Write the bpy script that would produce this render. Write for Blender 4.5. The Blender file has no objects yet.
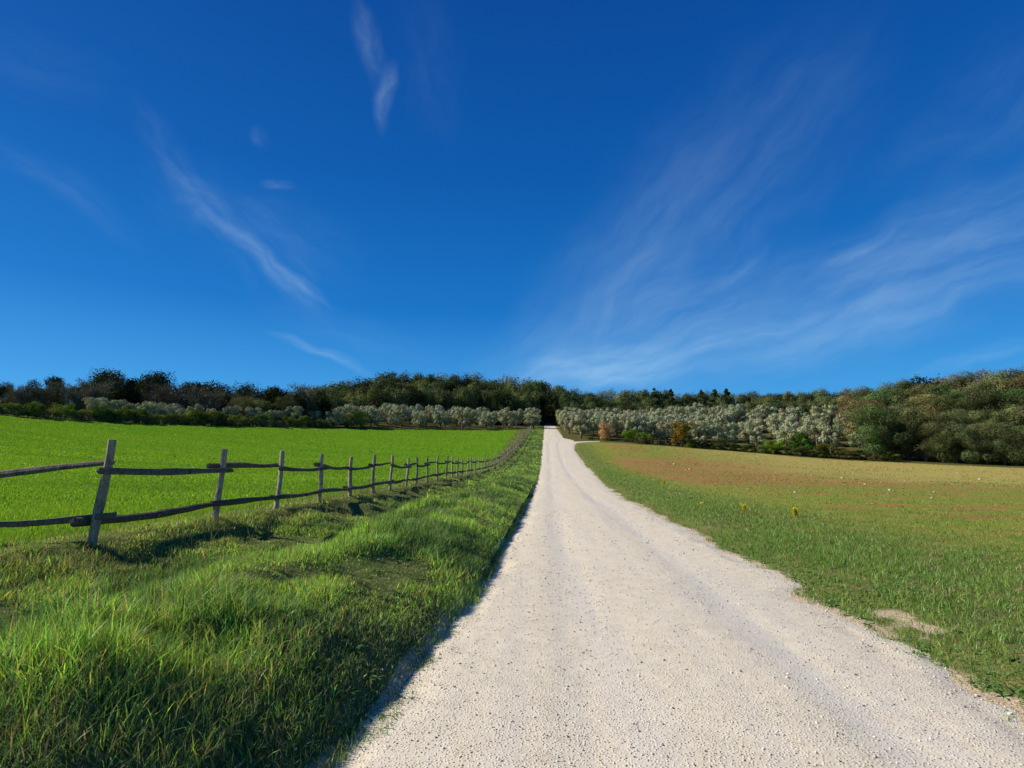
import bpy, math, random
import numpy as np
from mathutils import Vector

RNG = np.random.default_rng(7)
random.seed(7)
SC = bpy.context.scene
COL = SC.collection
F = 560.0                      # focal length of the photograph in its pixels
PITCH = math.atan(78 / F)
YAW = math.atan(36 / F * math.cos(PITCH))
EYE = np.array([0.0, 0.0, 1.6])
SUN_EL, SUN_AZ = math.radians(32), math.radians(-86)   # azimuth from +Y, clockwise positive

# ------------------------------------------------------------------ noise
def _hash(ix, iy, seed):
    h = (ix * 374761393 + iy * 668265263 + seed * 974634777) & 0xFFFFFFFF
    h = ((h ^ (h >> 13)) * 1274126177) & 0xFFFFFFFF
    h = h ^ (h >> 16)
    return (h & 0xFFFFFF) / float(0xFFFFFF)

def vnoise(x, y, seed=0):
    x = np.asarray(x, float); y = np.asarray(y, float)
    ix = np.floor(x).astype(np.int64); iy = np.floor(y).astype(np.int64)
    fx = x - ix; fy = y - iy
    fx = fx * fx * (3 - 2 * fx); fy = fy * fy * (3 - 2 * fy)
    a = _hash(ix, iy, seed); b = _hash(ix + 1, iy, seed)
    c = _hash(ix, iy + 1, seed); d = _hash(ix + 1, iy + 1, seed)
    return (a + (b - a) * fx) * (1 - fy) + (c + (d - c) * fx) * fy

def fbm(x, y, seed=0, octs=4):
    s = 0; amp = 0.5; t = 0
    for o in range(octs):
        s = s + amp * vnoise(x * 2 ** o, y * 2 ** o, seed + o * 17); t += amp; amp *= 0.5
    return s / t

def sstep(a, b, x):
    t = np.clip((x - a) / (b - a), 0, 1)
    return t * t * (3 - 2 * t)

# ------------------------------------------------------------------ terrain
PY = [-2000, 0, 25, 45, 60, 70, 80, 95, 112, 125, 150, 165, 185, 200, 230, 270, 350, 700, 3000]
PZ = [0, 0, 0, .22, .6, 1.05, 1.9, 3.5, 5.7, 7.25, 10.2, 12.0, 13.3, 14.6, 18, 24.5, 29, 32, 32]
EX = [-300, -88, -68, -53, -36, -10, -2, 3.5, 36, 51, 68, 100, 300]
EYv = [40, 85, 105, 118, 133, 148, 150, 112, 103, 95, 85, 66, 10]

def profile(y):
    return (np.interp(y - 2.5, PY, PZ) + np.interp(y, PY, PZ) * 2 + np.interp(y + 2.5, PY, PZ)) / 4

def edge_y(x):
    return np.interp(x, EX, EYv)

LEFT_Y = [0, 2, 4, 8, 15, 25, 60, 95, 112, 150, 200, 400]
LEFT_X = [-1.65, -1.5, -1.12, -0.84, -0.76, -0.76, -0.92, -1.0, -1.0, -1.0, -1.0, -1.0]
RIGHT_Y = [0, 3, 5, 8, 12, 23, 40, 60, 80, 95, 103, 107, 114, 120, 150, 200, 400]
RIGHT_X = [2.8, 2.95, 3.0, 3.15, 3.25, 3.25, 3.6, 4.6, 4.6, 4.4, 4.7, 5.2, 5.0, 3.2, 2.4, 2.2, 2.2]

def road_l(y): return np.interp(y, LEFT_Y, LEFT_X) + (fbm(y * 0.8, y * 0 + 3, 5) - .5) * .35
def road_r(y): return np.interp(y, RIGHT_Y, RIGHT_X) + (fbm(y * 0.7, y * 0 + 9, 6) - .5) * .45

BX = [-7.6, -6.9, -6.1, -5.3, -4.5, -3.8, -3.1, -2.4, -1.75, -1.27, -1.0]
BZ = [0.36, 0.44, 0.52, 0.32, 0.16, 0.27, 0.44, 0.44, 0.34, 0.16, 0.0]

def terrain(x, y):
    x = np.asarray(x, float); y = np.asarray(y, float)
    z = profile(y)
    xl = np.clip(x, -130, 0)
    left = 0.00085 * xl * xl + 0.2 * sstep(-7, -12, x) * sstep(60, 20, y)
    s = y - edge_y(x)
    left = left - 0.1 * np.clip(s, 0, 80) * sstep(-40, -75, x)
    z = z - (profile(y) - profile(np.minimum(y, 165))) * sstep(18, 45, x) * .8
    right = -1.8 * sstep(5, 50, x) * sstep(15, 90, y)
    right = right + 0.10 * np.clip(s - 6, 0, 38) * sstep(20, 50, x)
    z = z + np.where(x < 0, left, right)
    # verge: bank, ditch, fence line
    fade = 1 - 0.75 * sstep(30, 75, y)
    shift = (-1.05 - np.interp(y, LEFT_Y, LEFT_X)) * sstep(-5.2, -3.4, x)
    b = np.interp(x + shift + (fbm(x * .1, y * .25, 31) - .5) * .7 * (x < -1.6), BX, BZ)
    b = np.where(x < -7.6, 0.34 * sstep(-16, -7.6, x), b)
    hum = ((fbm(x * .9, y * .7, 11) - .5) * .30 + (fbm(x * 2.0, y * 1.7, 12, 2) - .5) * (.14 + .14 * sstep(-4.4, -3.4, x))) * sstep(-1.3, -2.2, x) * sstep(-6.6, -5.0, x)
    z = z + np.where(x < -0.9, (b + hum) * fade, 0)
    # right verge: slightly above the road, lumpy
    rr = np.interp(y, RIGHT_Y, RIGHT_X)
    v = sstep(0, 0.9, x - rr) * .07 + (fbm(x * 1.3, y * 1.3, 21) - .5) * .09 * sstep(-.1, .8, x - rr) * sstep(30, 0, x - rr)
    z = z + np.where(x > 1, v * sstep(120, 90, y), 0)
    big = (fbm(x * .03, y * .03, 41) - .5) * 1.2 * sstep(8, 40, np.abs(x)) * sstep(60, 140, y)
    z = z + big
    # fine roughness close by
    z = z + (fbm(x * 5, y * 5, 51, 3) - .5) * .035 * sstep(40, 20, y)
    return z

def ray(px, py):
    a, b = (px - 512) / F, (384 - py) / F
    cp, sp, cy, sy = math.cos(PITCH), math.sin(PITCH), math.cos(YAW), math.sin(YAW)
    fw, up = cp - b * sp, sp + b * cp         # forward-horizontal, vertical
    d = np.array([a * cy - fw * sy, a * sy + fw * cy, up])
    return d / np.linalg.norm(d)

def at(px, py, tmax=400):
    d = ray(px, py); t = np.linspace(1, tmax, 8000)
    p = EYE + d * t[:, None]
    hit = p[:, 2] <= terrain(p[:, 0], p[:, 1])
    return p[np.argmax(hit)] if hit.any() else p[-1]

def along(px, dist):
    """point on the ground in the compass direction of a pixel column, dist metres off horizontally"""
    d = ray(px, 420); h = math.hypot(d[0], d[1])
    return d[0] / h * dist, d[1] / h * dist

def project(p):
    v = np.atleast_2d(p) - EYE
    cp, sp, cy, sy = math.cos(PITCH), math.sin(PITCH), math.cos(YAW), math.sin(YAW)
    r = v[:, 0] * cy + v[:, 1] * sy; f = -v[:, 0] * sy + v[:, 1] * cy
    dd = f * cp + v[:, 2] * sp; uu = -f * sp + v[:, 2] * cp
    dd = np.where(dd < .05, .05, dd)
    return 512 + F * r / dd, 384 - F * uu / dd, dd

def z_at_py(x, y, py):
    """height over (x, y) that shows on picture row py"""
    lo, hi = -20.0, 90.0
    for _ in range(40):
        m = (lo + hi) / 2
        if project(np.array([x, y, m]))[1][0] > py: lo = m
        else: hi = m
    return lo

# ------------------------------------------------------------------ mesh helpers
def mesh_np(name, verts, faces, mat, cols=None, smooth=False, normals=None):
    """verts (N,3), faces (M,k) int array, all the same k"""
    me = bpy.data.meshes.new(name)
    verts = np.asarray(verts, np.float32); faces = np.asarray(faces, np.int32)
    M, k = faces.shape
    me.vertices.add(len(verts)); me.vertices.foreach_set('co', verts.ravel())
    me.loops.add(M * k); me.loops.foreach_set('vertex_index', faces.ravel())
    me.polygons.add(M)
    me.polygons.foreach_set('loop_start', np.arange(0, M * k, k, dtype=np.int32))
    me.polygons.foreach_set('loop_total', np.full(M, k, np.int32))
    if smooth: me.polygons.foreach_set('use_smooth', np.ones(M, bool))
    me.update(calc_edges=True)
    if cols is not None:
        ca = me.color_attributes.new('tint', 'FLOAT_COLOR', 'POINT')
        c4 = np.ones((len(verts), 4), np.float32); c4[:, :3] = cols
        ca.data.foreach_set('color', c4.ravel())
    me.materials.append(mat)
    return me

def link(name, me, parent=None, loc=(0, 0, 0)):
    o = bpy.data.objects.new(name, me); COL.objects.link(o); o.location = loc
    if parent: o.parent = parent
    return o

def tag(o, label=None, cat=None, group=None, kind=None):
    if label: o['label'] = label
    if cat: o['category'] = cat
    if group: o['group'] = group
    if kind: o['kind'] = kind
    return o

def copy_tree(o, parent=None):
    c = o.copy(); COL.objects.link(c)
    if parent: c.parent = parent
    for ch in o.children: copy_tree(ch, c)
    return c

def tube(pts, rad, sides=8, rough=0.0, seed=0, cap=True):
    pts = np.asarray(pts, float); n = len(pts)
    rs = np.random.default_rng(seed)
    T = np.gradient(pts, axis=0); T /= np.linalg.norm(T, axis=1)[:, None] + 1e-9
    ref = np.array([0, 0, 1.0]) if abs(T[0, 2]) < .8 else np.array([1.0, 0, 0])
    U = np.cross(T, ref); U /= np.linalg.norm(U, axis=1)[:, None] + 1e-9
    V = np.cross(T, U)
    ang = np.linspace(0, 2 * math.pi, sides, endpoint=False)
    prof = 1 + rough * (rs.random(sides) - .5) * 2
    R = np.asarray(rad, float)[:, None] * prof[None] * (1 + rough * .5 * (rs.random((n, sides)) - .5))
    P = pts[:, None] + R[..., None] * (np.cos(ang)[None, :, None] * U[:, None] + np.sin(ang)[None, :, None] * V[:, None])
    v = P.reshape(-1, 3); f = []
    for i in range(n - 1):
        for j in range(sides):
            k = (j + 1) % sides
            f.append((i * sides + j, i * sides + k, (i + 1) * sides + k, (i + 1) * sides + j))
    if cap:
        for e, base in ((0, 0), (n - 1, (n - 1) * sides)):
            c = len(v); v = np.vstack([v, pts[e] + (T[e] * rad[e] * .12 * (1 if e else -1))])
            for j in range(0, sides, 1):
                k = (j + 1) % sides
                f.append((c, base + (k if not e else j), base + (j if not e else k), c) )
    return v, f

def join_geo(parts):
    vs, fs, o = [], [], 0
    for v, f in parts:
        vs.append(v); fs += [tuple(i + o for i in q) for q in f]; o += len(v)
    return np.vstack(vs), fs

def mesh_poly(name, geo, mat, smooth=False):
    v, f = geo
    me = bpy.data.meshes.new(name)
    f = [q[:3] if len(q) == 4 and q[0] == q[3] else q for q in f]
    me.from_pydata([tuple(p) for p in v], [], f); me.update()
    if smooth: me.polygons.foreach_set('use_smooth', np.ones(len(me.polygons), bool))
    me.materials.append(mat)
    return me

# ------------------------------------------------------------------ materials
class NT:
    def __init__(s, name, world=False):
        if world: s.m = bpy.data.worlds.new(name)
        else: s.m = bpy.data.materials.new(name)
        s.m.use_nodes = True; s.t = s.m.node_tree; s.t.nodes.clear()
        s.out = s.n('ShaderNodeOutputWorld' if world else 'ShaderNodeOutputMaterial')
    def n(s, typ, **kw):
        nd = s.t.nodes.new(typ)
        for k, v in kw.items(): setattr(nd, k, v)
        return nd
    def l(s, a, b): s.t.links.new(a, b)
    def set(s, sock, v):
        if isinstance(v, bpy.types.NodeSocket): s.l(v, sock)
        elif isinstance(v, (tuple, list)) and len(v) == 3 and sock.type == 'RGBA': sock.default_value = (*v, 1)
        else: sock.default_value = v
    def math(s, op, a, b=0.0, c=None, clamp=False):
        nd = s.n('ShaderNodeMath', operation=op, use_clamp=clamp)
        s.set(nd.inputs[0], a); s.set(nd.inputs[1], b)
        if c is not None: s.set(nd.inputs[2], c)
        return nd.outputs[0]
    def mix(s, f, a, b, mode='MIX'):
        nd = s.n('ShaderNodeMix', data_type='RGBA', blend_type=mode)
        s.set(nd.inputs[0], f); s.set(nd.inputs[6], a); s.set(nd.inputs[7], b)
        return nd.outputs[2]
    def noise(s, scale, vec=None, detail=4, rough=.55, w=None):
        nd = s.n('ShaderNodeTexNoise')
        nd.inputs['Scale'].default_value = scale; nd.inputs['Detail'].default_value = detail
        nd.inputs['Roughness'].default_value = rough
        if vec is not None: s.l(vec, nd.inputs['Vector'])
        return nd.outputs['Fac']
    def ramp(s, f, a, b):          # smooth 0..1 between a and b
        nd = s.n('ShaderNodeMapRange', interpolation_type='SMOOTHSTEP')
        s.set(nd.inputs[0], f); nd.inputs[1].default_value = a; nd.inputs[2].default_value = b
        return nd.outputs[0]
    def pos(s): return s.n('ShaderNodeNewGeometry').outputs['Position']
    def mapping(s, vec, loc=(0, 0, 0), rot=(0, 0, 0), scale=(1, 1, 1), kind='POINT'):
        nd = s.n('ShaderNodeMapping', vector_type=kind)
        s.l(vec, nd.inputs[0]); nd.inputs[1].default_value = loc; nd.inputs[2].default_value = rot; nd.inputs[3].default_value = scale
        return nd.outputs[0]
    def principled(s, col, rough=.9, bump=None, bstr=.5, bdist=.02, spec=.2):
        p = s.n('ShaderNodeBsdfPrincipled')
        s.set(p.inputs['Base Color'], col); s.set(p.inputs['Roughness'], rough)
        p.inputs['Specular IOR Level'].default_value = spec
        if bump is not None:
            b = s.n('ShaderNodeBump'); b.inputs['Strength'].default_value = bstr; b.inputs['Distance'].default_value = bdist
            s.l(bump, b.inputs['Height']); s.l(b.outputs[0], p.inputs['Normal'])
        s.l(p.outputs[0], s.out.inputs[0]); return p

def leaf_material(name, trans=.3, vary=.25, gloss=.05, hue=None):
    """foliage coloured by the 'tint' attribute of each leaf and a little by tree"""
    m = NT(name)
    c = m.n('ShaderNodeAttribute', attribute_name='tint').outputs['Color']
    r = m.n('ShaderNodeObjectInfo').outputs['Random']
    hv = m.n('ShaderNodeHueSaturation')
    m.l(c, hv.inputs['Color'])
    m.l(m.math('MULTIPLY_ADD', r, vary * 2, 1 - vary), hv.inputs['Value'])
    r2 = m.math('FRACT', m.math('MULTIPLY', r, 37.7))
    m.l(m.math('MULTIPLY_ADD', r2, .05, .475), hv.inputs['Hue'])
    c = hv.outputs[0]
    d = m.n('ShaderNodeBsdfDiffuse'); m.l(c, d.inputs[0])
    t = m.n('ShaderNodeBsdfTranslucent'); m.l(m.mix(1.0, c, (1.0, 1.0, .55), 'MULTIPLY'), t.inputs[0])
    mx = m.n('ShaderNodeMixShader'); mx.inputs[0].default_value = trans
    m.l(d.outputs[0], mx.inputs[1]); m.l(t.outputs[0], mx.inputs[2])
    g = m.n('ShaderNodeBsdfGlossy'); g.inputs['Roughness'].default_value = .45; g.inputs[0].default_value = (1, 1, 1, 1)
    m2 = m.n('ShaderNodeMixShader'); m2.inputs[0].default_value = gloss
    m.l(mx.outputs[0], m2.inputs[1]); m.l(g.outputs[0], m2.inputs[2])
    m.l(m2.outputs[0], m.out.inputs[0])
    return m.m

M_LEAF = leaf_material('leaf', .25, .38, 0.0)
M_OLIVE = leaf_material('olive_leaf', .15, .10, 0.0)
M_GRASS = leaf_material('grass_blade', .47, 0.0, .02)
M_TWIG = leaf_material('twig', .05, .2, 0.0)

def bark(name, a, b):
    m = NT(name); co = m.n('ShaderNodeTexCoord').outputs['Object']
    v = m.mapping(co, scale=(9, 9, 2))
    n = m.noise(6, v, 6, .65)
    m.principled(m.mix(m.ramp(n, .3, .7), a, b), .95, n, .8, .03, .1)
    return m.m
M_BARK = bark('tree_bark', (.09, .065, .045), (.20, .16, .12))

def wood(name, a, b, dark):
    m = NT(name); co = m.n('ShaderNodeTexCoord').outputs['Object']
    rnd = m.n('ShaderNodeObjectInfo').outputs['Random']
    n1 = m.noise(3, m.mapping(co, scale=(14, 14, 1.2)), 6, .7)
    n2 = m.noise(5, co, 5, .6)
    wv = m.noise(9, m.mapping(co, scale=(22, 22, .8)), 3, .6)
    c = m.mix(m.ramp(n1, .32, .68), a, b)
    c = m.mix(m.math('MULTIPLY', m.ramp(n2, .5, .72), .8), c, dark)
    c = m.mix(m.math('MULTIPLY', m.ramp(wv, .57, .66), .75), c, (.025, .02, .016))
    c = m.mix(m.math('MULTIPLY', rnd, .35), c, dark)
    h = m.math('SUBTRACT', n1, m.ramp(wv, .55, .66))
    m.principled(c, .92, h, .9, .012, .15)
    return m.m
M_POST = wood('weathered_post_wood', (.40, .31, .21), (.60, .49, .35), (.17, .125, .085))
M_RAIL = wood('dark_rail_wood', (.14, .105, .075), (.30, .235, .165), (.035, .028, .022))

def tinted(name, base_nodes=None): pass

def ground_material():
    m = NT('field_ground'); p = m.pos()
    sep = m.n('ShaderNodeSeparateXYZ'); m.l(p, sep.inputs[0]); X, Y = sep.outputs[0], sep.outputs[1]
    warp = m.noise(.35, p, 3)
    Xw = m.math('ADD', X, m.math('MULTIPLY_ADD', warp, 2.0, -1.0))
    n1 = m.noise(.12, p, 5, .6); n2 = m.noise(1.3, p, 5, .65); n3 = m.noise(9, p, 4, .7); n4 = m.noise(45, p, 3, .7)
    # left crop field
    crop = m.mix(m.ramp(n3, .3, .7), (.085, .185, .010), (.16, .31, .016))
    rows = m.noise(.5, m.mapping(p, scale=(.12, 1.1, 1), rot=(0, 0, .18)), 4, .6)
    crop = m.mix(m.ramp(rows, .35, .7), crop, (.10, .235, .012))
    crop = m.mix(m.math('MULTIPLY', m.ramp(n1, .55, .75), .35), crop, (.17, .30, .02))
    # verge soil and thatch
    verge = m.mix(m.ramp(n3, .35, .65), (.07, .11, .03), (.16, .16, .06))
    verge = m.mix(m.math('MULTIPLY', m.ramp(n2, .6, .75), .45), verge, (.20, .16, .10))
    # right field
    rowr = m.noise(.35, m.mapping(p, scale=(.6, 1.1, 1), rot=(0, 0, -.12)), 6, .7)
    rf = m.mix(m.ramp(n2, .38, .62), (.165, .245, .035), (.25, .265, .048))
    rf = m.mix(m.math('MULTIPLY', m.ramp(n3, .5, .7), .8), rf, (.34, .24, .10))
    soil = m.mix(m.ramp(n4, .35, .7), (.30, .125, .05), (.46, .25, .11))
    soilmask = m.math('MULTIPLY', m.ramp(rowr, .49, .57), m.math('MULTIPLY', m.ramp(Y, 8, 16), m.ramp(X, 7, 12)))
    patch = m.math('MULTIPLY', m.math('MULTIPLY', m.ramp(Y, 30, 42), m.ramp(Y, 92, 78)), m.ramp(rowr, .30, .46))
    patch = m.math('MULTIPLY', patch, m.math('MULTIPLY', m.ramp(Xw, 6.5, 11), m.ramp(Xw, 42, 22)))
    brk = m.ramp(m.noise(.8, m.mapping(p, scale=(.6, 1.0, 1)), 5, .7), .34, .52)
    soilmask = m.math('MULTIPLY', m.math('MAXIMUM', m.math('MULTIPLY', soilmask, .8), m.math('MULTIPLY', patch, .95)), brk)
    rf = m.mix(soilmask, rf, soil)
    rf = m.mix(m.math('MULTIPLY', m.ramp(Y, 22, 62), m.math('MULTIPLY', m.ramp(Xw, 14, 40), .75)), rf, m.mix(m.ramp(n2, .35, .65), (.47, .35, .12), (.38, .32, .09)))
    # green strip along the track
    strip = m.mix(m.ramp(n3, .3, .7), (.11, .155, .035), (.21, .20, .07))
    strip = m.mix(m.math('MULTIPLY', m.ramp(n2, .52, .66), .8), strip, (.30, .21, .11))
    gr = m.ramp(Xw, 9.0, 5.5)
    rf = m.mix(gr, rf, strip)
    # forest floor
    wood_ = m.mix(m.ramp(n2, .3, .7), (.11, .085, .04), (.09, .11, .03))
    c = m.mix(m.ramp(Xw, -7.0, -8.6), verge, crop)
    # verge to right field across the road
    c = m.mix(m.ramp(X, 1.0, 1.6), c, rf)
    edge = m.n('ShaderNodeAttribute', attribute_name='beyond').outputs['Fac']
    ew = m.math('ADD', edge, m.math('MULTIPLY_ADD', warp, 3, -1.5))
    c = m.mix(m.ramp(ew, -1, 1.5), c, wood_)
    # soil shoulder beside the gravel
    sh = m.n('ShaderNodeAttribute', attribute_name='shoulder').outputs['Fac']
    shn = m.math('ADD', sh, m.math('MULTIPLY_ADD', n2, .9, -.45))
    c = m.mix(m.ramp(shn, .35, .75), c, m.mix(m.ramp(n4, .35, .65), (.40, .30, .18), (.62, .50, .34)))
    hgt = m.math('ADD', m.math('MULTIPLY', n3, .7), m.math('MULTIPLY', n4, .5))
    m.principled(c, 1.0, hgt, .9, .05, 0.0)
    return m.m
M_GROUND = ground_material()

def road_material():
    m = NT('pale_gravel'); p = m.pos()
    sep = m.n('ShaderNodeSeparateXYZ'); m.l(p, sep.inputs[0]); X, Y = sep.outputs[0], sep.outputs[1]
    n1 = m.noise(.5, m.mapping(p, scale=(5.5, .22, 1)), 5, .65)
    n2 = m.noise(6, p, 5, .7); n3 = m.noise(70, p, 3, .7); n4 = m.noise(22, p, 4, .75)
    c = m.mix(m.ramp(n2, .3, .7), (.60, .512, .35), (.715, .63, .45))
    c = m.mix(m.math('MULTIPLY', m.ramp(n3, .48, .64), .8), c, (.76, .695, .565))
    c = m.mix(m.math('MULTIPLY', m.ramp(n4, .56, .72), .6), c, (.33, .27, .19))
    c = m.mix(m.math('MULTIPLY', m.ramp(n1, .40, .68), .34), c, (.50, .475, .43))
    # worn wheel lanes are greyer
    wob = m.math('MULTIPLY_ADD', m.noise(.06, p, 1), 1.4, -.7)
    def lane(x0):
        d = m.math('ABSOLUTE', m.math('SUBTRACT', m.math('ADD', X, wob), x0))
        return m.ramp(d, .62, .05)
    ln = m.math('MAXIMUM', lane(.25), lane(1.95))
    ln = m.math('MULTIPLY', ln, m.ramp(n1, .3, .6))
    c = m.mix(m.math('MULTIPLY', ln, .34), c, (.48, .465, .44))
    v = m.n('ShaderNodeTexVoronoi'); v.inputs['Scale'].default_value = 48; m.l(p, v.inputs['Vector'])
    st = m.ramp(v.outputs['Distance'], .42, .15)
    rr = m.n('ShaderNodeSeparateColor'); m.l(v.outputs['Color'], rr.inputs[0])
    pick = m.ramp(rr.outputs[0], .80, .84)
    dark = m.math('MULTIPLY', m.math('MULTIPLY', st, pick), .8)
    c = m.mix(dark, c, m.mix(rr.outputs[1], (.14, .115, .085), (.34, .30, .25)))
    c = m.mix(m.math('MULTIPLY', m.math('MULTIPLY', st, m.ramp(rr.outputs[2], .8, .84)), .6), c, (.80, .76, .68))
    h = m.math('ADD', m.math('MULTIPLY', st, .8), m.math('ADD', m.math('MULTIPLY', n3, .5), n4))
    m.principled(c, .95, h, .55, .010, .1)
    return m.m
M_ROAD = road_material()

def plain(name, a, b, scale=8, rough=.9, bstr=.6):
    m = NT(name); co = m.n('ShaderNodeTexCoord').outputs['Object']
    n = m.noise(scale, co, 4, .6)
    r = m.n('ShaderNodeObjectInfo').outputs['Random']
    c = m.mix(m.ramp(n, .3, .7), a, b); c = m.mix(m.math('MULTIPLY', r, .25), c, a)
    m.principled(c, rough, n, bstr, .02, .2)
    return m.m
M_STONE = plain('pale_stone', (.42, .37, .28), (.58, .53, .42))

# ------------------------------------------------------------------ ground sheet
def axis(segs):
    out = [segs[0][0]]
    for a, b, st in segs:
        n = max(1, int(round((b - a) / st))); out += list(np.linspace(a, b, n + 1)[1:])
    return np.array(out)

BARE_PX = [(913, 633, .24, .15), (893, 617, .22, .16), (926, 628, .14, .22)]
BARE_AT = [(*at(px, py)[:2], a, b) for px, py, a, b in BARE_PX]
def bare_mask(x, y):
    m = 0
    for bx, by, a, b in BARE_AT:
        m = np.maximum(m, np.exp(-(((x - bx) / a) ** 2 + ((y - by) / b / 2) ** 2) ** 1.5))
    return m * sstep(.40, .56, fbm(x * 6.0, y * 6.0, 131, 4) + .06 * m) if not np.isscalar(x) else m

def build_ground():
    xs = axis([(-3000, -400, 300), (-400, -150, 25), (-150, -40, 3), (-40, -12, 1), (-12, -8, .25), (-8, 5, .1), (5, 8, .15), (8, 16, .5), (16, 50, 1.5), (50, 150, 4), (150, 400, 25), (400, 3000, 300)])
    ys = axis([(-400, -20, 40), (-20, -2, 2), (-2, 10, .12), (10, 25, .25), (25, 60, .6), (60, 125, 1.2), (125, 240, 3), (240, 400, 12), (400, 3000, 200)])
    X, Y = np.meshgrid(xs, ys)
    Z = terrain(X, Y)
    rl, rr = road_l(Y), road_r(Y)
    inside = sstep(0, .3, np.minimum(X - rl, rr - X))
    Z = Z - .09 * inside
    n, k = X.shape
    idx = np.arange(n * k).reshape(n, k)
    f = np.stack([idx[:-1, :-1], idx[:-1, 1:], idx[1:, 1:], idx[1:, :-1]], -1).reshape(-1, 4)
    me = mesh_np('ground', np.stack([X, Y, Z], -1).reshape(-1, 3), f, M_GROUND, smooth=True)
    a = me.attributes.new('beyond', 'FLOAT', 'POINT')
    inner = (X > -6.0) & (X < 3.3)
    a.data.foreach_set('value', np.where(inner, -20, Y - edge_y(X)).astype(np.float32).ravel())
    b = me.attributes.new('shoulder', 'FLOAT', 'POINT')
    d = np.maximum(rl - X, X - rr)
    b.data.foreach_set('value', np.maximum(np.clip(1 - d / np.where(X > 1, .30, .07), 0, 1), bare_mask(X, Y) * 1.0).astype(np.float32).ravel())
    o = link('ground', me); tag(o, kind='structure')
    return o
build_ground()

def build_road():
    ys = axis([(-6, 0, .3), (0, 12, .08), (12, 30, .2), (30, 80, .6), (80, 200, 1.5)])
    ts = np.linspace(0, 1, 61)
    Y, T = np.meshgrid(ys, ts, indexing='ij')
    l, r = road_l(Y) - .45, road_r(Y) + .45
    X = l + (r - l) * T
    e = np.minimum(X - l, r - X)
    Z = profile(Y) + .055 * sstep(0, .9, e) - .055
    Z = Z + .03 * (1 - ((X - (l + r) / 2) / ((r - l) / 2)) ** 2)
    for lane in (.25, 1.95):
        Z = Z - .018 * np.exp(-((X - lane) / .28) ** 2) * (Y < 110)
    Z = Z + (fbm(X * 6, Y * 6, 61, 3) - .5) * .014 + (fbm(X * .8, Y * .8, 62, 3) - .5) * .02
    Z = Z + np.where(e < .7, (fbm(X * 2.2, Y * 2.2, 63, 3) - .5) * .07, 0)
    n, k = X.shape; idx = np.arange(n * k).reshape(n, k)
    f = np.stack([idx[:-1, :-1], idx[:-1, 1:], idx[1:, 1:], idx[1:, :-1]], -1).reshape(-1, 4)
    o = link('road', mesh_np('road', np.stack([X, Y, Z + .012], -1).reshape(-1, 3), f, M_ROAD, smooth=True))
    tag(o, kind='structure')
    # the track that turns off to the right
    c = np.array([(3.6, 107.5), (5.2, 109.0), (6.8, 110.2), (7.8, 110.9), (8.9, 111.5), (10.2, 111.9)])
    s = np.linspace(0, 1, 40); tt = np.linspace(0, 1, len(c))
    cx, cy = np.interp(s, tt, c[:, 0]), np.interp(s, tt, c[:, 1])
    w = np.interp(s, [0, .3, 1], [3.2, 1.3, .5])
    U = np.linspace(-1, 1, 9)
    X = cx[:, None] + 0 * U; Y = cy[:, None] + U[None] * w[:, None]
    Z = terrain(X, Y) + .05 - .07 * U[None] ** 4
    n, k = X.shape; idx = np.arange(n * k).reshape(n, k)
    f = np.stack([idx[:-1, :-1], idx[:-1, 1:], idx[1:, 1:], idx[1:, :-1]], -1).reshape(-1, 4)
    o = link('path', mesh_np('path', np.stack([X, Y, Z], -1).reshape(-1, 3), f, M_ROAD, smooth=True)); tag(o, kind='structure')
build_road()

# ------------------------------------------------------------------ grass
def in_view(x, y, z, margin=160):
    px, py, d = project(np.stack([x, y, z], -1))
    return (px > -margin - 400 / d) & (px < 1024 + margin + 400 / d) & (py < 768 + 130 + 200 / d) & (d > .3)

def blades(name, x, y, h, w, col, lean=.45, mat=None, segs=3, heading=None, zoff=-.015):
    z = terrain(x, y) + zoff
    k = in_view(x, y, z); x, y, z, h, w, col = x[k], y[k], z[k], h[k], w[k], col[k]
    n = len(x)
    face = RNG.uniform(0, 2 * np.pi, n)
    ld = RNG.uniform(0, 2 * np.pi, n) if heading is None else heading + RNG.normal(0, 1.1, n)
    la = np.abs(RNG.normal(lean, lean * .6, n))
    V = np.zeros((n, 2 * segs + 1, 3), np.float32)
    for i in range(segs + 1):
        t = i / segs
        bend = la * t ** 1.8 * h
        cx, cy = x + np.cos(ld) * bend, y + np.sin(ld) * bend
        cz = z + h * t * (1 - .35 * np.clip(la, 0, 1.5) * t)
        ww = w * (1 - t ** 1.6) * .5 * (.75 + .6 * min(t * 3, 1) * .5)
        fa = face + t * .5
        if i < segs:
            V[:, 2 * i, 0] = cx - np.cos(fa) * ww; V[:, 2 * i, 1] = cy - np.sin(fa) * ww; V[:, 2 * i, 2] = cz
            V[:, 2 * i + 1, 0] = cx + np.cos(fa) * ww; V[:, 2 * i + 1, 1] = cy + np.sin(fa) * ww; V[:, 2 * i + 1, 2] = cz
        else:
            V[:, 2 * i, 0] = cx; V[:, 2 * i, 1] = cy; V[:, 2 * i, 2] = cz
    tris = []
    for i in range(segs - 1):
        a = 2 * i; tris += [(a, a + 1, a + 3), (a, a + 3, a + 2)]
    a = 2 * (segs - 1); tris.append((a, a + 1, a + 2))
    tris = np.array(tris)
    Fc = (np.arange(n)[:, None, None] * (2 * segs + 1) + tris[None]).reshape(-1, 3)
    C = np.repeat(col, 2 * segs + 1, axis=0)
    return mesh_np(name, V.reshape(-1, 3), Fc, mat or M_GRASS, C)

def scatter(x0, x1, y0, y1, dens):
    n = int((x1 - x0) * (y1 - y0) * dens)
    return RNG.uniform(x0, x1, n), RNG.uniform(y0, y1, n)

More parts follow.
